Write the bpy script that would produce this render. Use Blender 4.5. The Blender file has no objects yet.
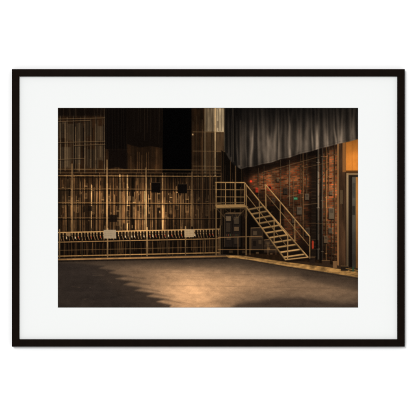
import bpy, math
import numpy as np
rng = np.random.default_rng(23)
# ------------------------------------------------------------------ print artwork (computed procedurally)
X0, Y0, PW, PH = 58.0, 108.0, 300.0, 199.5
S = 3.6
W, H = int(PW*S)+1, int(PH*S)+1
xs = X0 + np.arange(W)/(W-1)*PW
ys = Y0 + np.arange(H)/(H-1)*PH
X, Y = np.meshgrid(xs, ys)
img = np.zeros((H, W, 3))
ids = np.zeros((H, W), dtype=np.int32)
regions = []          # (name,label)
def region(name, label=None):
    regions.append((name, label)); return len(regions)-1
def C(*c): return np.array(c, float)/255.0
def win(x0, x1, y0, y1, pad=2):
    a = max(0, int((x0-pad-X0)*S)); b = min(W, int((x1+pad-X0)*S)+2)
    c = max(0, int((y0-pad-Y0)*S)); d = min(H, int((y1+pad-Y0)*S)+2)
    return slice(c, max(c, d)), slice(a, max(a, b))
def put(w, m, col, a=1.0, rid=None):
    mm = (m*a)[..., None]
    img[w] = img[w]*(1-mm) + col*mm
    if rid is not None:
        ids[w][m > 0.4] = rid
def poly(pts, col, a=1.0, rid=None, soft=0.2):
    pts = np.array(pts, float)
    w = win(pts[:,0].min(), pts[:,0].max(), pts[:,1].min(), pts[:,1].max(), 2+3*soft)
    x, y = X[w], Y[w]
    if x.size == 0: return None
    d = np.full(x.shape, 1e9); inside = np.zeros(x.shape, bool)
    n = len(pts)
    for i in range(n):
        ax, ay = pts[i]; bx, by = pts[(i+1) % n]
        ex, ey = bx-ax, by-ay
        L2 = ex*ex+ey*ey+1e-12
        t = np.clip(((x-ax)*ex+(y-ay)*ey)/L2, 0, 1)
        d = np.minimum(d, np.hypot(x-ax-t*ex, y-ay-t*ey))
        c = ((ay > y) != (by > y)) & (x < (bx-ax)*(y-ay)/(by-ay+1e-12)+ax)
        inside ^= c
    sd = np.where(inside, d, -d)
    m = np.clip(0.5+sd/(2*soft), 0, 1)
    m = m*m*(3-2*m)
    if col is not None: put(w, m, col, a, rid)
    elif rid is not None: ids[w][m > .5] = rid
    return w, m
def line(p, q, wd, col, a=1.0, rid=None, soft=0.18):
    ax, ay = p; bx, by = q
    w = win(min(ax, bx), max(ax, bx), min(ay, by), max(ay, by), wd+1)
    x, y = X[w], Y[w]
    if x.size == 0: return
    ex, ey = bx-ax, by-ay
    t = np.clip(((x-ax)*ex+(y-ay)*ey)/(ex*ex+ey*ey+1e-12), 0, 1)
    d = np.hypot(x-ax-t*ex, y-ay-t*ey)
    m = np.clip((wd/2+soft-d)/(2*soft), 0, 1)
    put(w, m, col, a, rid)
def rect(x0, y0, x1, y1, col, a=1.0, rid=None, soft=0.2):
    return poly([(x0,y0),(x1,y0),(x1,y1),(x0,y1)], col, a, rid, soft)
def blob(cx, cy, rx, ry): return np.exp(-(((X-cx)/rx)**2+((Y-cy)/ry)**2))
def noise(sx, sy, seed):
    r = np.random.default_rng(seed)
    gw, gh = int(PW/sx)+4, int(PH/sy)+4
    g = r.random((gh, gw))
    fx = (X[0]-X0)/sx; fy = (Y[:,0]-Y0)/sy
    ix = fx.astype(int); iy = fy.astype(int)
    tx = fx-ix; ty = fy-iy
    tx = tx*tx*(3-2*tx); ty = ty*ty*(3-2*ty)
    a = g[iy][:, ix]; b = g[iy][:, ix+1]; c = g[iy+1][:, ix]; d = g[iy+1][:, ix+1]
    return (a*(1-tx)+b*tx)*(1-ty)[:, None] + (c*(1-tx)+d*tx)*ty[:, None]
def fbm(sx, sy, seed, o=4):
    t = 0; amp = 1; s = 0
    for k in range(o):
        t = t+amp*noise(max(sx/2**k, .35), max(sy/2**k, .35), seed+k); s += amp; amp *= .55
    return t/s
def R(a, b): return rng.uniform(a, b)
def sstep(a, b, v):
    t = np.clip((v-a)/(b-a), 0, 1); return t*t*(3-2*t)

LW = 0.28 + 0.82*blob(90, 203, 44, 40) + .66*blob(138,210,28,36) + 0.72*blob(180, 208, 36, 34) + .36*blob(80,140,30,30) + .40*blob(211,125,14,40) + .25*blob(150,160,18,14)
r_back = region("stage_wall", "dark brown stage wall printed behind the rigging")
ids[:] = r_back
n1 = fbm(3, 40, 5); n2 = fbm(14, 10, 9)
img[:] = (C(42,28,16)*(0.4+0.9*n1[...,None]))*(0.45+0.8*LW[...,None])
img *= (0.55+0.8*n2[...,None])
def lw(x, y):
    i = min(H-1, max(0, int((y-Y0)*S))); j = min(W-1, max(0, int((x-X0)*S)))
    return LW[i, j]
def vbar(x, y0, y1, wd, col, a, rid, dx=0.0, var=.14):
    n = max(1, int((y1-y0)/8))
    dr = 1.0
    for k in range(n):
        ya = y0+(y1-y0)*k/n; yb = y0+(y1-y0)*(k+1)/n
        dr = np.clip(dr+R(-var,var), .65, 1.2)
        g = lw(x, (ya+yb)/2)*dr
        xa = x+dx*(ya-y0)/(y1-y0); xb = x+dx*(yb-y0)/(y1-y0)
        line((xa, ya), (xb, yb), wd, np.clip(col*g, 0, 1), a, rid)
# ---- upper left gallery
r_gal = region("rigging_frame", "grey tan steel guide rails of the upper rigging gallery")
for (a,b,c,d) in ((59,121.5,66,138),(68,124,73,140.5),(75,123,83.5,141),(86,121.5,92,136),(97,126,103.5,140.5),(60,147,71,168),(74,146,80,164),(86.5,149,95,168),(98.5,145,103,160)):
    rect(a,b,c,d, C(72,61,46)*R(.35,1.05), .7, r_gal, .8)
x = 58.5
while x < 105:
    wd = R(.35, 1.2)
    cc = C(128,108,82)*R(.35, 1.15) if rng.random() < .6 else C(14,10,8)
    vbar(x, 117+R(-2, 12), R(156,173), wd, cc, .8, r_gal)
    x += wd+R(.2, 2.2)
x = 107
while x < 162:
    wd = R(.35, .9)
    vbar(x, R(142,158), 172, wd, C(108,80,52)*R(.2, 1.1), .75, r_gal)
    x += wd+R(.3, 2.4)
x = 193
while x < 224:
    wd = R(.35, 1.0)
    vbar(x, R(109,135), 180, wd, C(120,98,68)*R(.15, .95), .8, r_gal)
    x += wd+R(.4, 2.6)
for x in (60.5, 73.4, 84.8, 95.8, 104.3):
    vbar(x, 108, 173, R(.6,1.1), C(142,124,98)*R(.7,1.05), .85, r_gal)
    line((x+.9,110),(x+.9,173),.6,C(8,6,4),.8)
for yy,xa_,xb_ in ((118.5,58,106),(121,58,90),(142,58,106),(145,74,106),(159,58,84)):
    line((xa_, yy+.5), (xb_, yy-.7), .65, C(94,78,56), .7, r_gal)
    line((xa_, yy+1.3), (xb_, yy+.1), .5, C(10,7,5), .75)
rect(58, 108, 104, 116, C(10,7,5), .88, r_back, 1.6)
for i in range(12):
    xx = R(60,104); line((xx,108),(xx+R(-1,1),117), .4, C(66,54,40)*R(.5,1), .6, r_back)
# ---- black drapes
r_dr1 = region("black_drape", "narrow black drape hanging in front of the rigging")
rect(105, 108, 127, 149, C(7,5,4), .97, r_dr1, .5)
poly([(108.5,149),(127,149),(127,170),(117,167),(108.5,169)], C(9,6,5), .88, r_dr1, .8)
for x in np.arange(106.5, 127, 2.9):
    line((x+R(-.6,.6), 108), (x+R(-.6,.6), 150), .7, C(22,17,13), .5)
r_dr3 = region("black_drape", "short black drape above the rigging")
poly([(127,106),(162,106),(162,148),(150,146),(140,147.5),(127,144)], C(10,7,5), .96, r_dr3, .5)
for i in range(12):
    x = R(128.5,162); line((x, 108), (x+R(-.5,.5), R(130,147)), .6, C(36,28,20)*R(.4,1.1), .5)
r_dr2 = region("black_drape", "wide solid black drape hanging full height")
rect(162.5, 108, 191.5, 174, C(1,1,1), 1, r_dr2, .35)
rect(170, 172, 191.5, 178, C(3,2,2), .85, r_dr2, .6)
# ---- pale column above the landing
r_tw = region("steel_column", "tall pale lit vertical column beside the black drape")
rect(205.2, 108, 214.6, 131.5, C(96,86,70), .9, r_tw, .5)
rect(216.2, 108, 224.2, 132, C(146,134,112), .95, r_tw, .5)
rect(205.6, 132, 214.6, 180, C(48,37,25), .7, r_tw, .8)
rect(216.2, 133, 223.8, 152, C(66,52,37), .75, r_tw, .8)
for (a,b,c,d) in ((206.2,108,207.6,131),(209.6,108,210.4,131),(212.2,108,213,160),(218.2,109,219,131),(221.2,108,221.9,131),(217,121,218.5,128)):
    rect(a,b,c,d,C(50,42,33),.55,None,.4)
w = win(205,225,108,182,0); img[w] *= (.66+.65*fbm(2,12,61)[w])[...,None]
for x,c_ in ((205.0,.8),(215.2,1.6),(224.4,.9)):
    vbar(x, 108, 182, 1.3, C(172,150,116)*c_, .95, r_tw, 0, .08)
for yy in (131.8, 151, 166):
    line((193,yy),(225,yy+.4), .65, C(94,76,52), .7, r_tw)
# ---- counterweight ropes
r_rope = region("rope", "dense row of tan hoisting ropes and guide pipes")
dens = fbm(5, 400, 44, 3)[0]
x = 58.3
while x < 224:
    j = min(W-1,int((x-X0)*S)); dn = .35+1.2*dens[j]
    wd = abs(rng.normal(.5, .22))+.28
    top = R(173,178) if rng.random()<.8 else R(178,200); bot = 236+R(-4,14)
    u = rng.random(); col = C(146,106,66)*R(.3, 1.05)*dn
    if u < .12: col = C(190,154,106)*R(.85,1.05)*dn; wd += .25
    dx_ = R(-.35,.35)
    vbar(x-wd*.55, top, bot, wd*.9, C(10,7,5), .85, None, dx_)
    if u < .9:
        vbar(x, top, bot, wd, col*.8, .95, r_rope, dx=dx_, var=.12)
    x += wd*.75+abs(rng.normal(.42, .35))
for x in (66.5, 80, 94, 104, 118, 131.5, 147.5, 157, 171, 197, 206):
    rect(x, 177, x+R(.9,2.4), 250, C(8,6,4), .65, None, .6)
# counterweight arbors : slim frames with stacked plates
x = 62.0
while x < 218:
    y = R(184,212); h_ = R(9,24); w_ = R(1.8,2.8); g = lw(x,y+8)
    rect(x,y,x+w_,y+h_, C(20,14,9), .85, None, .25)
    line((x,y-R(4,9)),(x,y+h_),.4,np.clip(C(168,132,88)*g*.9,0,1),.9,r_rope); line((x+w_,y-3),(x+w_,y+h_),.35,np.clip(C(130,98,62)*g,0,1),.85,r_rope)
    yy = y+h_; tp = y+h_*R(.1,.6)
    while yy > tp:
        line((x+.3,yy),(x+w_-.3,yy),.55,np.clip(C(132,102,68)*g*R(.5,1.05),0,1),.85,r_rope); yy -= 1.25
    line((x-.1,y),(x+w_+.1,y),.6,np.clip(C(176,140,94)*g,0,1),.85,r_rope)
    x += R(5.0,10.5)
# slightly leaning hand ropes
for i in range(34):
    xa = R(60,214); vbar(xa, R(177,195), R(228,248), R(.28,.45), C(186,144,96)*R(.5,1.05), .8, r_rope, dx=R(-1.8,1.8))
for i in range(50):
    x = R(59,223); y = R(180,230); line((x,y),(x+R(0,.15),y+R(.8,3)), R(.5,.85), C(184,146,100)*min(1,lw(x,y)*R(.4,.95)), .75, r_rope)
for i in range(40):
    x = R(59,223); y = R(178,232); rect(x,y,x+R(.8,2.2),y+R(2,9), C(9,6,5), R(.4,.75), None, .5)
sh = fbm(13, 17, 40)
w = win(58, 226, 173, 252, 0); img[w] *= (0.50+1.05*sh[w])[...,None]
# horizontal pipes
r_mid = region("gallery_rail", "thin tan gallery rails running across the ropes")
for yy, a_, c_ in ((170.0,.9,C(130,104,70)), (173.2,.75,C(88,68,45)), (176.4,1,C(160,128,84)), (189.5,.8,C(104,80,52)), (203.5,.9,C(130,100,64)), (218.5,.7,C(112,86,56))):
    n = 26
    for k in range(n):
        xa = 58+(224-58)*k/n; xb = 58+(224-58)*(k+1)/n
        f = .4+.5*lw((xa+xb)/2, yy)*R(.7,1.1)
        line((xa,yy+1.1),(xb,yy+1.0),.7,C(8,6,4),.75)
        line((xa, yy+(208-xa)*-.006), (xb, yy+(208-xb)*-.006), .75, c_*f, a_, r_mid if a_ > .6 else None)
for x,ya_,yb_ in ((72,164,232),(107,160,232),(146,168,232),(192,172,226)):
    vbar(x, ya_, yb_, 1.2, C(152,122,84), .9, r_mid, 0, .12)
    line((x+1,ya_),(x+1,yb_),.6,C(8,6,4),.7)
for (a,b,c,d) in ((151.5,182.5,160.5,192.5),(178,184,187,193.3)):
    r = region("sign_board", "small black board fixed on the ropes")
    rect(a,b,c,d, C(9,7,6), 1, r, .25)
    line((a,b),(c,b), .35, C(72,58,42), .8); line((c,b),(c,d),.3,C(48,38,28),.7)
r = region("notice", "small pale paper notice among the ropes")
rect(127.5,196,131,200.6, C(112,90,64), .85, r)
rect(109,215,117,222,C(13,9,7),.85,None,.3)
rect(88,206,92,211,C(15,11,8),.8,None,.3)
r_lamp = region("lamp", "tiny lit work lamp beside the black drape")
put((slice(None),slice(None)), blob(192.8,134.5,.65,.85), C(206,176,132), 1, r_lamp)
# ---- lower guard
r_pit = region("weight_guard", "dark lower guard of the counterweight wall")
def yb(x): return 258.6 - (x-58)*0.022
def yr(x): return 232.6 - (x-58)*0.022
poly([(58,yr(58)),(221,yr(221)),(221,yb(221)),(58,yb(58))], C(9,6,4), .82, None, 1.0)
for i in range(150):
    x = R(58,220); line((x, yr(x)+R(8,12)), (x+R(-.6,.6), yb(x)-R(0,6)), R(.22,.55), C(112,82,50)*R(.15,.95)*min(1.1,.4+lw(x,220)), .7, r_pit)
x = 60.0; k = 0
while x < 219:
    g = .5+.55*lw(x,215)
    yy = yr(x); c_ = C(174,142,100)*g*R(.65,1.05); lean = R(.3,1.3)
    r = region("rope_lock", None)
    line((x, yy+.8), (x, yy+4.2), 1.05, c_, .95, r)
    line((x+.1, yy+4.2), (x+lean, yy+7.4), .55, c_*.9, .95, r)
    wn = win(x-1,x+1,yy+2,yy+4); put(wn, sstep(.75,.45,np.hypot(X[wn]-x-.05, Y[wn]-yy-3.0)), C(12,9,7), .55)
    rnd = rng.random()
    if rnd < .34: rect(x-.4, yy+4.8, x+.75, yy+6.5, C(204,188,160)*min(1,g), .9, r, .18)
    elif rnd < .48: rect(x-.35, yy+4.6, x+.65, yy+6.2, C(144,52,36)*min(1,g), .85, r, .18)
    else: line((x+lean,yy+7.0),(x+lean+.2,yy+8.0),.8,C(106,80,52)*g,.9,r)
    x += 3.1+R(-.45,.45); k += 1
r_rail = region("guard_rail", "long horizontal tan guard rails with posts")
n = 24
for kk in range(n):
    xa = 58+(221-58)*kk/n; xb = 58+(221-58)*(kk+1)/n
    g = .5+.5*lw((xa+xb)/2,212)*R(.8,1.1)
    line((xa,yr(xa)),(xb,yr(xb)), 1.1, C(170,136,90)*g, 1, r_rail)
    line((xa,yr(xa)+9.6),(xb,yr(xb)+9.6), .9, C(138,108,70)*g, .97, r_rail)
    line((xa,yr(xa)+10.6),(xb,yr(xb)+10.6), .6, C(8,6,4), .8)
    line((xa,yb(xa)-8.2),(xb,yb(xb)-8.2), .6, C(92,72,48)*g, .8, r_rail)
    line((xa,yb(xa)-2.4),(xb,yb(xb)-2.4), 1.1, C(140,110,70)*g, .95, r_rail)
for x in (59.5, 82, 107.5, 130, 147, 167, 185.5, 204, 220.3):
    big_ = x in (59.5,107.5,147,185.5,220.3)
    vbar(x, yr(x)-(3 if big_ else 0), yb(x), 1.3 if big_ else .7, C(180,146,100)*(1.0 if big_ else .66), .95, r_rail, 0, .1)
for (a,b,c,d,col) in ((103.5,229.8,116,238.6,C(138,126,108)),(184.4,229.2,194,237.2,C(148,130,104)),(66.5,232.5,70.5,236,C(108,88,64))):
    r = region("notice", "small pale notice plate hung on the guard rail")
    rect(a,b,c,d,col,.95,r,.3)
    for k2 in range(3): line((a+1.3,b+2+k2*2),(c-1.5-R(0,3),b+2+k2*2), .4, col*.55, .45)
# ---- dark bay
r_bay = region("stage_recess", "dark recess below the steel landing")
poly([(221,150),(246,165),(246,255),(221,255.5)], C(8,6,4), .96, r_bay, .5)
poly([(192,179),(216,179),(216,229),(192,229)], C(15,10,7), .35, None, 2)
for i in range(34):
    x = R(196,246); y0_ = R(128,180) if x < 224 else R(156,190)
    line((x,y0_),(x+R(-.6,.6),R(190,226)), R(.3,.6), C(100,74,48)*R(.15,1.0), .7, None)
# ---- brick wall
r_brick = region("brick_wall", "worn red brown brick wall catching warm light")
u = 32000.0/(X+30); v = (Y-215 + .5*(fbm(14,14,70)-.5))/(X+30)/0.0058
row = np.floor(v); off = (row % 2)*.5
uu = u/2.1+off; cell = np.floor(uu)
fu = uu-cell; fv = v-row
hsh = np.modf(np.abs(np.sin(cell*12.9898+row*78.233)*43758.5453))[0]
h2 = np.modf(np.abs(np.sin(cell*39.34+row*11.13)*24634.63))[0]
mort = np.minimum(np.minimum(fu, 1-fu)*3.0, np.minimum(fv, 1-fv)*1.7)
mort = sstep(.10, .42, mort)
bc = C(136,70,38)[None,None]*(0.50+.66*hsh[...,None]) + C(38,32,22)*(h2[...,None]-.35)
bc = bc*mort[...,None] + C(140,108,76)*(.45+.45*noise(4,4,72))[...,None]*(1-mort[...,None])
Lb = .14 + 1.15*blob(332,174,13,34) + .62*blob(296,180,21,22) + .66*blob(270,182,15,15) + .62*blob(333,226,12,28) + .42*blob(292,225,18,22)+.4*blob(254,180,8,10)
big = fbm(9,12,71)
bw = bc*Lb[...,None]*(0.42+1.05*big[...,None])
plast = sstep(.60,.72,fbm(9,14,73))[...,None]
bw = bw*(1-plast*.4)+C(122,94,68)*(Lb*.5)[...,None]*plast*.4
wm = poly([(243,160),(340,132),(340,263),(308,257),(243,253)], None, 1, None, .3)
w, m = wm; img[w] = img[w]*(1-m[...,None]) + np.clip(bw[w],0,1)*m[...,None]; ids[w][m > .5] = r_brick
for (a,b,c,d,al,cc) in ((246,207,262,253,.9,C(8,6,4)),(262,206,284,252,.72,C(10,7,5)),(279,158,287,176,.45,C(12,8,6)),(300,222,306,246,.4,C(16,10,7)),(276,196,283,215,.35,C(10,7,5)),(309,148,317,262,.6,C(11,8,6)),(319.5,146,321.5,262,.7,C(10,7,5)),(246,167,249,206,.5,C(8,6,4))):
    rect(a,b,c,d,cc,al,None,1.2)
poly([(243,164),(262,161),(300,150),(340,139),(340,147),(300,161),(262,173),(243,177)], C(7,5,4), .65, None, 3.5)
def pipe(x, y0, y1, wd, col, lab):
    r = region("pipe", lab)
    line((x-wd*.6,y0),(x-wd*.6,y1), wd*.9, C(6,5,4), .85, None)
    n = 9
    for i in range(n):
        ya = y0+(y1-y0)*i/n; yb_ = y0+(y1-y0)*(i+1)/n
        g = R(.7,1.05)*(.5+.6*math.exp(-((ya-188)/34)**2))
        line((x,ya),(x,yb_), wd, col*.5*g, .95, r)
        line((x+wd*.2,ya),(x+wd*.2,yb_), wd*.4, col*g, .9, r)
    for yy in (y0+R(8,16), (y0+y1)/2+R(-5,5), y1-R(6,14)): line((x-wd*.7,yy),(x+wd*.7,yy), .6, col*.85, .8, r)
for (x,a,b,wd,c_) in ((303,152,240,1.1,(150,110,70)),(300.6,150,230,.7,(102,74,50)),(318.3,147,259,2.1,(132,120,104)),(322.4,146,260,1.6,(110,96,78)),(326.2,145,260,1.2,(184,136,84)),(334.8,142,262,1.0,(128,92,58)),(289.5,160,206,.8,(124,106,84)),(280.5,160,200,.6,(96,76,54)),(258.5,168,206,.7,(92,72,50)),(293.3,180,236,.6,(104,82,58)),(306.8,150,194,.6,(110,86,60)),(328.9,144,190,.7,(150,110,70)),(264,166,188,.5,(88,70,50)),(331.6,219,261,.8,(120,92,62))):
    pipe(x,a,b,wd,C(*c_),"grey vertical pipe on the brick wall" if wd > 1.4 else "slim vertical conduit on the brick wall")
rp = region("cable_tray", "narrow dark metal cable tray on the brick wall")
rect(311.5, 160, 315.8, 258, C(21,16,12), .8, rp, .3)
for yy in np.arange(161, 257, 3.4): line((311.5,yy),(315.8,yy+.3), .45, C(80,62,42)*R(.3,1), .55)
def jb(a,b,c,d,col,lab,nm="junction_box"):
    r = region(nm, lab); rect(a-.7,b+.5,c-.2,d+1,C(5,4,3),.75,None,.5)
    rect(a,b,c,d,col,.95,r,.25); line((a,b),(c,b),.4,np.clip(col*1.5,0,1),.8,r); line((c,b),(c,d),.3,col*1.3,.6,r)
    rect(a+.8,b+1.2,c-.8,b+(d-b)*.45,col*.7,.8,None,.2)
jb(297,207,301.8,214.5,C(66,59,50),"small grey metal box fixed on the brick wall")
jb(329,208,334,219,C(82,73,60),"grey cabinet beside the vertical pipes")
jb(283.5,188,287.5,194,C(36,30,25),"small dark box high on the brick wall")
jb(305,194,309,200,C(68,60,50),"grey metal box beside a slim conduit")
jb(292,218,295.5,223,C(50,42,34),"small grey box low on the brick wall")
jb(328.6,228,332.2,233.5,C(64,56,46),"small grey switch box beside the pipes")
jb(329.5,191,332.6,195,C(84,70,54),"small pale box near the pillar")
jb(272,198,275,203,C(44,36,29),"small dark box behind the handrail")
jb(305.5,228,309.6,236,C(50,42,34),"dark grey box beside the cable tray")
jb(276.6,178,279.2,181.6,C(70,58,44),"tiny pale box above the handrail")
jb(324,236,327.6,243,C(72,60,46),"small grey box low beside the pipes")
jb(255.5,188,258.2,192.5,C(128,40,26),"small red alarm box beside the stair top","alarm_box")
jb(298.4,190,300.6,193.6,C(132,44,28),"tiny red call point on the brick wall","alarm_box")
line((287,197),(303,193.4),.5,C(104,80,54),.7); line((303,205),(318,203.2),.6,C(98,80,58),.7); line((301,223),(335,224),.5,C(88,68,46),.6)
line((262,172.5),(318,157),.6,C(104,82,56),.5); line((303,168),(335,161),.5,C(120,90,58),.5)
pr_ = None
for t in np.linspace(0,1,12):
    p_ = (309+18*t, 172+9*4*t*(1-t)-4*t)
    if pr_: line(pr_,p_,.4,C(20,15,11),.8)
    pr_ = p_
r = region("exit_sign", "small green exit sign on the brick wall")
put((slice(None),slice(None)), blob(295.6,198.5,2.4,1.8), C(24,70,52), .25)
rect(293.8,197.3,297.6,199.8,C(34,92,68),.95,r,.3)
line((294.5,198.5),(295.6,198.5),.5,C(130,176,148),.6); line((296.3,198),(297.0,199),.35,C(130,176,148),.6)
r = region("alarm_light", "small red light near the stair top")
put((slice(None),slice(None)), blob(251,181.5,2.8,2.8), C(140,44,20), .32)
put((slice(None),slice(None)), sstep(1.5,.8,np.hypot(X-251,Y-181.3)), C(200,56,34), .95, r)
r = region("hose_reel", "round red hose reel on the brick wall")
put((slice(None),slice(None)), sstep(3.5,3.0,np.hypot((X-269.5)*1.2,Y-188)), C(118,44,28), .85, r)
put((slice(None),slice(None)), sstep(2.1,1.6,np.hypot((X-269.5)*1.2,Y-188)), C(20,13,10), .9)
r = region("fire_extinguisher", "small red fire extinguisher hung low on the wall")
rect(316,240,318.6,249,C(10,7,5),.7,None,.4); line((312.8,241.5),(312.8,248),1.9,C(128,38,24),.95,r,.25); line((313.2,241.5),(313.2,248),.4,C(190,84,56),.7,r); line((312.2,239.8),(313.6,239.6),.6,C(40,32,26),.9,r)
# ---- right edge
r = region("pillar", "plaster edged pillar beside the orange panel")
rect(337.2,134,345.8,268,C(50,36,25),1,r,.3)
w = win(337.2,345.8,134,268,0)
img[w] *= (0.45+1.1*fbm(3,18,77)[w])[...,None]
rect(337.4,134,338.8,266,C(146,108,68),.75,r,.3)
rect(342.6,134,346,172,C(124,84,46),.8,r,.4)
rect(340,190,343,204,C(72,60,44),.8,None,.3)
r = region("wall_panel", "orange lit wall panel above the doorway")
rect(346,132,360,172,C(178,112,46),1,r,.3)
w = win(346,360,132,172,0); img[w] *= (0.60+.36*sstep(134,162,Y[w])+.22*fbm(5,8,81)[w]-.04)[...,None]
line((352.2,136),(352.2,171),.4,C(110,64,24),.6)
rect(346,170.5,360,173,C(58,38,20),.9,None,.3)
r = region("doorway", "dark doorway with a pale frame")
rect(346,173,360,271,C(24,20,16),1,r,.3)
rect(346.4,173,348.6,270,C(128,110,84),.85,r,.25)
rect(346.4,173,360,175,C(108,90,66),.85,r,.25)
w = win(346,360,173,271,0); img[w] *= (1.15-.55*sstep(180,268,Y[w]))[...,None]
r = region("door", "tall grey door with a tan edge")
rect(351.6,177,360,271,C(68,66,61),.9,r,.3)
rect(350.8,175.5,352.2,271,C(18,14,11),.9,None,.2)
rect(356.0,177,358.4,271,C(150,100,44),.85,r,.4)
rect(352.4,206,355.2,215,C(30,29,27),.8,None,.3); rect(352.6,183,355.2,198,C(44,44,41),.6,None,.3)
w = win(351,360,176,271,0); img[w] *= (1.05-.45*sstep(200,268,Y[w])+.25*(fbm(4,10,83)[w]-.5))[...,None]
# ---- curtain
r_cur = region("stage_curtain", "soft gathered grey stage curtain with vertical folds")
low = [(224.6,106),(224.6,151),(229,159),(234,165),(241,169.2),(247,167.2),(254,166.6),(262,164.2),(271,162.7),(280,159.4),(290,157.5),(300,153.9),(310,151.7),(320,148.5),(330,146.2),(340,143.4),(350,141.4),(359,138.8),(360,106)]
prng = np.random.default_rng(8)
pos_ = 222.0
hgt = np.zeros((H,W))
while pos_ < 364:
    wf = prng.uniform(2.4,9.0); am = prng.uniform(.35,1.0); drift = prng.uniform(-.06,.06); side = prng.uniform(.2,.8)
    wfl = wf*(.8+.35*sstep(108,158,Y))
    cx = pos_+wf*.5+drift*(Y-108)+.9*(noise(40,18,int(pos_*7))-.5)*2
    t = (X-cx)/(wfl*.5)
    c0 = (side-.5)*1.2
    prof_ = np.where(np.abs(t)<1, np.where(t<c0, sstep(-1,c0,t), 1-sstep(c0,1,t)), 0)
    hgt = hgt + prof_*am*(.65+.35*sstep(108,150,Y))*(.7+.6*noise(60,16,int(pos_*13)))
    pos_ += wf*.74
hgt = np.clip(hgt,0,1.25)
shade = .25+.52*hgt+.08*(noise(1.3,60,97)-.5)+.16*(fbm(7,12,98)-.5)
Lc = (.54+.5*sstep(108,140,Y))*(.68+.50*blob(296,142,60,28)+.28*blob(345,124,28,25)-.3*blob(230,140,12,60))
cc = (C(110,101,92)[None,None]*(shade*Lc)[...,None])*(.88+.24*fbm(2,6,93)[...,None])
w, m = poly(low, None, 1, None, .5)
img[w] = img[w]*(1-m[...,None])+np.clip(cc[w],0,1)*m[...,None]; ids[w][m > .5] = r_cur
for p, q in zip(low[4:17], low[5:18]):
    line((p[0],p[1]-.6),(q[0],q[1]-.6), .5, C(100,90,78), .2, r_cur)
    line((p[0],p[1]-1.9),(q[0],q[1]-1.9), .4, C(28,24,20), .3, r_cur)
for x in (226.5,230,234.5,238.5):
    line((x,108),(x+.6,150+ (x-224)*1.0), 1.5, C(8,7,6), .8, None, .6)
line((233,108),(233.4,162),.5,C(98,88,74),.5); line((240.8,120),(241.4,166),.5,C(88,78,66),.5)
# ---- floor
r_fl = region("floor", "worn grey brown stage floor with warm pool of light")
fp = [(56,258.5),(225,254.5),(246,256),(300,265),(360,276),(360,310),(56,310)]
F = C(68,58,49)[None,None]*np.ones((H,W,1))
pool = 1.05*blob(194,302,42,20)+.54*blob(184,284,54,14)+.32*blob(178,272,70,9)+.52*blob(256,284,48,12)+.30*blob(325,290,38,12)
pool = np.clip(pool,0,1.35)
F = F + (C(198,158,120)-C(68,58,49))[None,None]*pool[...,None]*.72
F *= (.62+.38*sstep(258,272,Y-(np.maximum(X-235,0)*.17)))[...,None]
w, m = poly(fp, None, 1, None, .3)
img[w] = img[w]*(1-m[...,None])+F[w]*m[...,None]; ids[w][m > .5] = r_fl
shp = [(56,263),(84,263.5),(104,266),(99,268.2),(115,270.3),(109,272.6),(126,276.0),(116,278.6),(131,281.6),(124,284.6),(141,288.0),(135,290.6),(153,293.6),(147,296.3),(163,299.2),(157,301.8),(171,305.0),(168,310),(56,310)]
poly(shp, C(31,27,25), .78, None, 1.5)
poly([(56,262),(80,264),(96,272),(104,282),(116,292),(128,303),(132,310),(56,310)], C(36,32,30), .6, None, 5)
for (a,b,c,d) in ((126,276.0,146,279),(131,281.6,150,284.6),(141,288,160,291.6),(153,293.6,170,297),(163,299.2,181,303)):
    poly([(a-7,b-1.3),(a+2,b-.9),(c,d),(a,b+1.4),(a-7,b+1.6)], C(46,38,32), .42, None, 1.3)
poly([(228,310),(238,304),(260,301.5),(280,298),(300,297.5),(318,301),(345,303),(360,302.5),(360,310),(228,310)], C(42,35,31), .68, None, 2.6)
poly([(300,272),(330,276),(360,282),(360,290),(330,285),(305,279)], C(48,40,34), .5, None, 2.5)
nf = fbm(5,2.2,120); nf2 = fbm(26,5,130); nf3 = noise(.5,.4,133)
w = win(56,360,254,310,0)
fm = (ids[w] == r_fl)[...,None]
img[w] = np.where(fm, img[w]*(.74+.26*nf[w]+.24*nf2[w]+.12*nf3[w]-.05)[...,None], img[w])
for i in range(70):
    xa = R(60,350); ya = R(268,306); l = R(2,16)
    line((xa,ya),(xa+l,ya+R(-.8,.8)), R(.15,.35), C(200,166,130) if rng.random()<.5 else C(20,16,14), R(.06,.2))
for i in range(50):
    xa = R(60,350); ya = R(266,306)
    line((xa,ya),(xa+.4,ya), R(.25,.5), C(214,184,150), R(.1,.3))
line((58,283),(358,289),.3,C(20,15,12),.2); line((58,270),(358,277),.3,C(20,15,12),.2)
# ---- kerb strips
r_k = region("kerb", "low tan kerb strip along the foot of the wall")
n = 30
for kk in range(n):
    xa = 56+(228-56)*kk/n; xb = 56+(228-56)*(kk+1)/n
    g = .5+.55*lw((xa+xb)/2,220)
    line((xa,259.6-(xa-58)*.020),(xb,259.6-(xb-58)*.020),1.4,C(136,104,66)*g*R(.85,1.08),1,r_k,.3)
    line((xa,261.3-(xa-58)*.020),(xb,261.3-(xb-58)*.020),1.2,C(14,10,8),.75,None,.4)
r_k2 = region("floor_edge", "yellowish lit edge strip along the brick wall")
poly([(226,255.2),(240,255.6),(288,262.2),(330,267.5),(360,272),(360,277.8),(325,272),(285,266),(248,259.6),(228,257.6)], C(136,106,64), .95, r_k2, .4)
poly([(288,260),(330,264.3),(360,268.5),(360,271.6),(330,267.2),(288,261.8)], C(38,28,19), .9, None, .4)
w = win(226,360,254,279,0); km = (ids[w]==r_k2)[...,None]
img[w] = np.where(km, img[w]*(.4+1.05*fbm(5,1.6,140)[w])[...,None], img[w])
line((232,257.9),(360,279.0),.45,C(26,19,14),.8)
line((246,258.6),(300,267.1),.4,C(190,154,104),.5)
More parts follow.
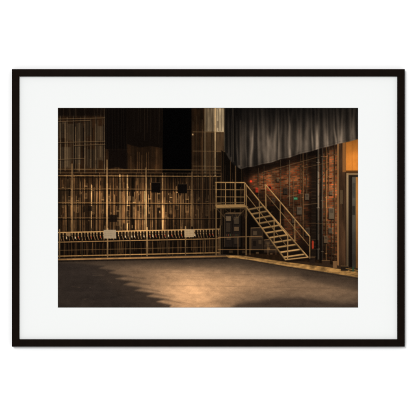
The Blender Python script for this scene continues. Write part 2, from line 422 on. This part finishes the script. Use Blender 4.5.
for (a,b,c,d,col) in ((309.5,257,315,263.5,C(28,21,16)),(322,260.5,330,265.5,C(38,28,20)),(333,261.5,337,268,C(96,72,48)),(341,266,348,270.8,C(24,19,15))):
    r = region("floor_box", "small dark box standing at the foot of the wall")
    rect(a,b,c,d,col,.95,r,.3); line((a,b),(c,b+.2),.5,C(150,116,74),.6)
line((346,268.5),(358,270.5),.7,C(160,128,68),.7)
r = region("floor_marker", "tiny green marker on the floor by the doorway")
rect(352.2,267,354.2,271.5,C(30,54,42),.8,r,.3)
# ---- under the landing: equipment
r = region("control_cabinet", "dark grey control cabinet under the landing")
rect(224.5,214,240.5,247,C(24,20,17),.95,r,.3)
poly([(224.5,214),(226.5,212.5),(242,212.3),(240.5,214)],C(72,58,42),.9,r,.2)
line((224.5,214),(224.5,247),.45,C(82,66,48),.7); line((232.4,214.5),(232.4,246.5),.4,C(8,6,5),.9)
for (a,b,c,d,col) in ((226,216.5,231,221,C(84,72,57)),(234,217,239,224,C(54,47,38)),(226,223,230.5,232,C(42,35,28)),(234,227,239,231,C(76,62,46)),(226.5,237,231,240,C(46,38,30)),(234,238,238.6,244,C(36,30,24))):
    rect(a-.3,b-.3,c+.4,d+.5,C(7,5,4),.8,None,.3); rect(a,b,c,d,col,.9,None,.2); line((a,b),(c,b),.3,col*1.6,.7)
for i in range(7):
    x = 226.5+i*1.9; line((x,234.5),(x,235.6),.5,(C(150,110,64),C(150,60,40),C(90,120,80))[i%3]*R(.4,1),.8)
for x in (222.5,243): line((x,209),(x,254),.45,C(52,39,27),.6)
r = region("flight_case", "dark equipment case standing under the staircase")
rect(251,228,263,250,C(30,24,19),.95,r,.3); line((251,228),(263,227.6),.65,C(120,96,66),.9); line((251,228),(251,250),.5,C(88,70,48),.85); line((263,228),(263,250),.4,C(62,50,36),.8); line((251,238),(263,237.8),.5,C(90,72,50),.8)
rect(253,231,257,235,C(66,55,42),.8,None,.25); rect(258.5,240,261.5,244,C(60,49,36),.7,None,.25); rect(253,241,256,246,C(14,11,9),.8,None,.25)
r = region("equipment_stack", "low stack of dark equipment under the staircase")
poly([(264,240),(273,239),(278,246),(278,252.5),(264,252.5)],C(34,27,21),.95,r,.3)
line((264,240),(273,239),.6,C(120,92,60),.85); line((264,246),(277,245.6),.45,C(88,68,46),.7)
rect(267,247.5,270,250,C(112,88,58),.6,None,.3); rect(265.5,241.5,270,244.5,C(58,47,36),.8,None,.25)
r = region("low_railing", "small low tan railing under the landing")
line((218,237.5),(262,236.3),.8,C(122,94,62),.85,r); line((218,249.5),(278,249.8),.75,C(114,88,58),.8,r)
for x in (219,238,250,268,276): line((x,237.5 if x<263 else 243),(x,254.5),.7,C(114,88,58)*R(.6,1),.85,r)
for (x,y,s_) in ((229,250.5,2.4),(242,251,2),(256,252,1.8),(270,253,1.6)):
    rect(x,y,x+s_*1.6,y+s_,C(62,48,33)*R(.6,1.4),.8,None,.3)
for i in range(8):
    xa = R(222,262); xb_ = xa+R(3,12); ya = R(209,215); sag = R(2,7)
    pr_ = None
    for t in np.linspace(0,1,9):
        p_ = (xa+(xb_-xa)*t, ya+sag*4*t*(1-t)+ (2*t))
        if pr_: line(pr_,p_,.35,C(80,62,42),.6)
        pr_ = p_
# ---- landing
YL = C(170,138,92)
YD = C(60,46,31)
def tube(a, b, wd, g, rid, nseg=6):
    a = np.array(a,float); b = np.array(b,float)
    d = (b-a)/(np.linalg.norm(b-a)+1e-9); nrm = np.array([-d[1], d[0]])
    if nrm[1] > 0: nrm = -nrm
    if abs(nrm[1]) < .2: nrm = np.array([1.,0.])
    for i in range(nseg):
        gg = g*R(.8,1.08)
        p = a+(b-a)*i/nseg; q_ = a+(b-a)*(i+1)/nseg
        line(p, q_, wd, YD*.2+YL*gg*.62, 1, rid)
        line(p+nrm*wd*.2, q_+nrm*wd*.2, wd*.35, np.clip(YL*gg*1.14,0,1), .85, rid)
r_pl = region("steel_landing", "raised tan steel landing on posts")
poly([(215,204.6),(243.5,204.2),(249,207.3),(216,208)], YL*.70, 1, r_pl, .25)
for i in range(6): line((217+i*5,204.8),(221+i*5,207.4),.5,YL*R(.4,.9),.4)
line((215,208.6),(249,208.2),1.0,YL*.3,.95,r_pl)
for x,y1 in ((216,255),(246,255)):
    line((x,208),(x,y1),1.3,YL*.42,.95,r_pl); line((x+.4,208),(x+.4,y1),.4,YL*.72,.8,r_pl)
line((217,209),(226,219),.7,YL*.4,.7); line((245,209),(237,218),.7,YL*.4,.7)
r_rl = region("landing_railing", "tan tubular railing around the landing")
for yy,wd,g in ((182.4,1.2,1.0),(189.6,.8,.72),(196.8,.8,.70)):
    tube((215.5,yy),(244.6,yy+.2),wd,g,r_rl)
for x in (216,225.5,235,244.6):
    tube((x,182.4),(x,205),1.05,R(.75,.95),r_rl,4)
line((215.4,202.8),(244.6,202.6),.9,YL*.45,.9,r_rl)
line((235.6,166),(236,204),.8,C(120,94,64),.55)
# ---- staircase
r_st = region("staircase", "open tan steel staircase rising to the landing")
LA, LB_ = np.array([246.5,207.5]), np.array([285.5,259.8])
RA, RB = np.array([262.5,204.8]), np.array([308.0,257.2])
poly([LA,RA,RB,LB_], C(14,10,7), .6, r_st, .4)
N = 11
for i in range(N):
    t = (i+.35)/N; t2 = t**1.03
    p = LA+(LB_-LA)*t2; q = RA+(RB-RA)*t2
    g = .54+.44*t+R(-.07,.07)
    poly([(p[0]-.4,p[1]-.1),(q[0]-1.2,q[1]-.5),(q[0]+.2,q[1]+.85),(p[0]+1.0,p[1]+1.3)], YL*g, 1, r_st, .22)
    for jx in range(5):
        s0 = R(.05,.9); pa = p+(q-p)*s0
        line((pa[0],pa[1]+.4),(pa[0]+R(.8,3),pa[1]+.3), .6, YL*g*R(.6,1.2), .45, r_st)
    line((p[0]+1.0,p[1]+1.9),(q[0]+.2,q[1]+1.5), .7, YL*.2, .9, r_st)
line(LA+[-.5,.6],LB_+[-.5,.6],.8,YL*.2,.9); line(RA+[-.9,.5],RB+[-.9,.5],.6,YL*.22,.7)
tube(LA,LB_,1.45,.78,r_st,9); tube(RA,RB,1.45,.92,r_st,9)
line(LB_,RB,1.3,YL*.9,1,r_st); poly([(284,260.4),(309,257.6),(314,259.6),(288,262.6)],C(14,10,8),.65,None,.6)
r_hr = region("handrail", "slanted tubular handrail of the staircase")
tube((245,183.2),(287.8,236.0),1.2,1.0,r_hr,9)
tube((246,194.5),(287.4,247.0),.8,.7,r_hr,9)
for t in (.34,.68):
    a = np.array([245,183.2])*(1-t)+np.array([287.8,236.0])*t
    tube(a,(a[0],a[1]+24),1.0,.8,r_hr,4)
tube((287.8,236),(287.6,259.4),1.15,.95,r_hr,4); tube((246,184),(246.4,207),1.0,.8,r_hr,4)
r_hr2 = region("handrail", "second slanted tubular handrail of the staircase")
tube((265.5,184.6),(309.8,236.6),1.2,1.04,r_hr2,9)
tube((266,194.2),(309.6,246.4),.8,.74,r_hr2,9)
for t in (0.0,.33,.66,1.0):
    a = np.array([265.5,184.6])*(1-t)+np.array([309.8,236.6])*t
    b = np.array([266.0,208.8])*(1-t)+np.array([309.8,258.2])*t
    tube(a,b,1.05,.84,r_hr2,4)
# ---- finishing
def gauss(a, s):
    k = int(3*s)+1; t = np.exp(-.5*(np.arange(-k,k+1)/s)**2); t /= t.sum()
    p = np.pad(a, ((k,k),(0,0),(0,0)), mode='edge')
    o = sum(t[i]*p[i:i+a.shape[0]] for i in range(2*k+1))
    p = np.pad(o, ((0,0),(k,k),(0,0)), mode='edge')
    return sum(t[i]*p[:, i:i+a.shape[1]] for i in range(2*k+1))
img = np.clip(img, 0, 1)
img = gauss(img, .85)
img = img*1.12 + .03*gauss(img, 12)
img = img*np.array([1.06, 1.0, .92])
img += rng.normal(0, .010, (H,W,1))
img = np.clip(img+C(3,2,2)[None,None]*.6, 0, 1)
lin = np.where(img <= .04045, img/12.92, ((img+.055)/1.055)**2.4)
# separate disconnected bits of the setting wall and the gallery frame
ru = region("stage_wall", "dark brown upper strip of stage wall"); ids[(ids == r_back) & (Y < 118)] = ru
ru2 = region("rigging_frame", "thin steel guide rails beside the pale column"); ids[(ids == r_gal) & (X > 164)] = ru2

# ------------------------------------------------------------------ scene
k = 0.0025
LIGHT = 1.30            # diffuse radiance of a perfectly white face
def px(x): return (x-208)*k
def pz(y): return (208-y)*k+1.5
def coll(o): bpy.context.scene.collection.objects.link(o); return o
def mat(name, col, rough=.6, spec=.3, nscale=0, namt=0, bump=0):
    m = bpy.data.materials.new(name); m.use_nodes = True
    nt = m.node_tree; b = nt.nodes["Principled BSDF"]
    b.inputs["Roughness"].default_value = rough; b.inputs["Specular IOR Level"].default_value = spec
    b.inputs["Base Color"].default_value = (*col, 1)
    if nscale:
        tc = nt.nodes.new("ShaderNodeTexCoord"); n = nt.nodes.new("ShaderNodeTexNoise")
        n.inputs["Scale"].default_value = nscale; n.inputs["Detail"].default_value = 5
        nt.links.new(tc.outputs["Object"], n.inputs["Vector"])
        mr = nt.nodes.new("ShaderNodeMixRGB"); mr.inputs[1].default_value = (*[c*(1-namt) for c in col], 1); mr.inputs[2].default_value = (*[min(1,c*(1+namt)) for c in col], 1)
        nt.links.new(n.outputs["Fac"], mr.inputs[0]); nt.links.new(mr.outputs[0], b.inputs["Base Color"])
        if bump:
            bp = nt.nodes.new("ShaderNodeBump"); bp.inputs["Strength"].default_value = bump; bp.inputs["Distance"].default_value = .001
            nt.links.new(n.outputs["Fac"], bp.inputs["Height"]); nt.links.new(bp.outputs[0], b.inputs["Normal"])
    return m
m_wall = mat("white_wall_paint", (.86,.86,.86), 1, 0, 60, .01)
m_frame = mat("dark_stained_wood", (.0048,.0026,.0016), .55, .02, 90, .35, .1)
m_mat = mat("off_white_mount_board", (.702,.711,.703), 1, 0, 400, .006, .03)
m_core = mat("mount_board_bevel", (.60,.61,.60), 1, 0, 300, .01)
m_paper = mat("print_paper", (.68,.68,.67), 1, 0, 300, .01)
m_ink = bpy.data.materials.new("printed_ink"); m_ink.use_nodes = True
nt = m_ink.node_tree; b = nt.nodes["Principled BSDF"]
b.inputs["Roughness"].default_value = .9; b.inputs["Specular IOR Level"].default_value = 0
at = nt.nodes.new("ShaderNodeAttribute"); at.attribute_name = "ink"
nt.links.new(at.outputs["Color"], b.inputs["Base Color"])

def mesh_obj(name, verts, faces, mt, parent=None):
    me = bpy.data.meshes.new(name); me.from_pydata(verts, [], faces); me.update()
    for q in (mt if isinstance(mt, list) else [mt]): me.materials.append(q)
    o = bpy.data.objects.new(name, me); coll(o)
    if parent: o.parent = parent
    return o
wl = mesh_obj("wall", [(-4,0,-1),(4,0,-1),(4,0,4),(-4,0,4)], [(0,1,2,3)], m_wall)
wl["kind"] = "structure"
top = bpy.data.objects.new("framed_print", None); coll(top); top.empty_display_size = .1
top["label"] = "black framed stage photograph with wide white mat on white wall"
top["category"] = "framed picture"
ox0, ox1, oy0, oy1 = 12.0, 404.6, 69.2, 346.6
prof = [(0,-.003),(0,-.0150),(.15,-.0163),(.45,-.0172),(6.6,-.0176),(7.1,-.0172),(7.3,-.0160),(7.35,-.0105),(7.35,-.003)]
verts = []; faces = []
for (ins, yy) in prof:
    for (cx, cy, sx, sy) in ((ox0,oy0,1,1),(ox1,oy0,-1,1),(ox1,oy1,-1,-1),(ox0,oy1,1,-1)):
        verts.append((px(cx+sx*ins), yy, pz(cy+sy*ins)))
P = len(prof)
for i in range(P):
    for j in range(4):
        faces.append((i*4+j, i*4+(j+1) % 4, ((i+1) % P)*4+(j+1) % 4, ((i+1) % P)*4+j))
fr = mesh_obj("frame", verts, faces, m_frame, top)
fr["label"] = "slim matte black wooden frame"
import bmesh
bm = bmesh.new(); bm.from_mesh(fr.data); bmesh.ops.recalc_face_normals(bm, faces=bm.faces); bm.to_mesh(fr.data); bm.free()
mx0,mx1,my0,my1 = ox0+7.3, ox1-7.3, oy0+7.3, oy1-7.3
wx0,wx1,wy0,wy1 = 57.6,358.4,107.6,307.9
yM, yB = -.0112, -.0096
def ring(x0,x1,y0,y1,yy): return [(px(x0),yy,pz(y0)),(px(x1),yy,pz(y0)),(px(x1),yy,pz(y1)),(px(x0),yy,pz(y1))]
v = ring(mx0,mx1,my0,my1,yM)+ring(wx0,wx1,wy0,wy1,yM)+ring(wx0+.35,wx1-.35,wy0+.35,wy1-.35,yB)
f = []
for j in range(4):
    jn = (j+1) % 4
    f.append((j,4+j,4+jn,jn)); f.append((4+j,8+j,8+jn,4+jn))
mo = mesh_obj("mat", v, f, [m_mat, m_core], top)
for i, p_ in enumerate(mo.data.polygons): p_.material_index = i % 2
mo["label"] = "wide off-white mount board with bevelled opening"
pr = mesh_obj("print", ring(50,366,100,315.5,-.0085), [(0,3,2,1)], m_paper, top)
pr["label"] = "warm dark colour photograph of a theatre backstage"
yP = -.0092
VX = (X-208)*k; VZ = (208-Y)*k+1.5
ink = np.ones((H*W, 4), np.float32); ink[:, :3] = (lin/LIGHT).reshape(-1, 3)
pos = np.stack([VX.ravel(), np.full(H*W, yP), VZ.ravel()], 1).astype(np.float32)
idx = np.arange(H*W).reshape(H, W)
q = np.stack([idx[:-1,:-1], idx[1:,:-1], idx[1:,1:], idx[:-1,1:]], -1).reshape(-1, 4)
fid = ids[:-1,:-1].ravel()
order = np.argsort(fid, kind='stable'); sf = fid[order]
for rid, (nm, lab) in enumerate(regions):
    a, b2 = np.searchsorted(sf, [rid, rid+1])
    fq = q[order[a:b2]]
    if len(fq) == 0: print("empty", nm); continue
    un, inv = np.unique(fq.ravel(), return_inverse=True)
    me = bpy.data.meshes.new(nm)
    me.vertices.add(len(un)); me.vertices.foreach_set("co", pos[un].ravel())
    nf_ = len(fq)
    me.loops.add(nf_*4); me.loops.foreach_set("vertex_index", inv.astype(np.int32).ravel())
    me.polygons.add(nf_); me.polygons.foreach_set("loop_start", np.arange(0, nf_*4, 4, dtype=np.int32))
    me.update(calc_edges=True)
    ca = me.attributes.new("ink", 'FLOAT_COLOR', 'POINT'); ca.data.foreach_set("color", ink[un].ravel())
    me.materials.append(m_ink)
    o = bpy.data.objects.new(nm, me); coll(o); o.parent = pr
    if lab: o["label"] = lab
# light
wd_ = bpy.data.worlds.new("World"); bpy.context.scene.world = wd_; wd_.use_nodes = True
bg = wd_.node_tree.nodes["Background"]; bg.inputs[0].default_value = (1,1,1,1); bg.inputs[1].default_value = .80
sd = bpy.data.lights.new("sun", 'SUN'); sd.energy = 1.8; sd.angle = math.radians(14); sd.color = (1,1,1)
so = bpy.data.objects.new("sun", sd); coll(so)
from mathutils import Vector
dirv = Vector((.34, 1, -.36)).normalized()
so.rotation_euler = dirv.to_track_quat('-Z','Y').to_euler()
cd = bpy.data.cameras.new("camera"); co = bpy.data.objects.new("camera", cd); coll(co)
D = 5.0
co.location = (0, -D, 1.5); co.rotation_euler = (math.pi/2, 0, 0)
cd.sensor_width = 36; cd.lens = 36*(D-.012)/(416*k); cd.clip_end = 100
bpy.context.scene.camera = co
sc = bpy.context.scene
sc.view_settings.view_transform = 'Standard'; sc.view_settings.look = 'None'; sc.view_settings.exposure = 0
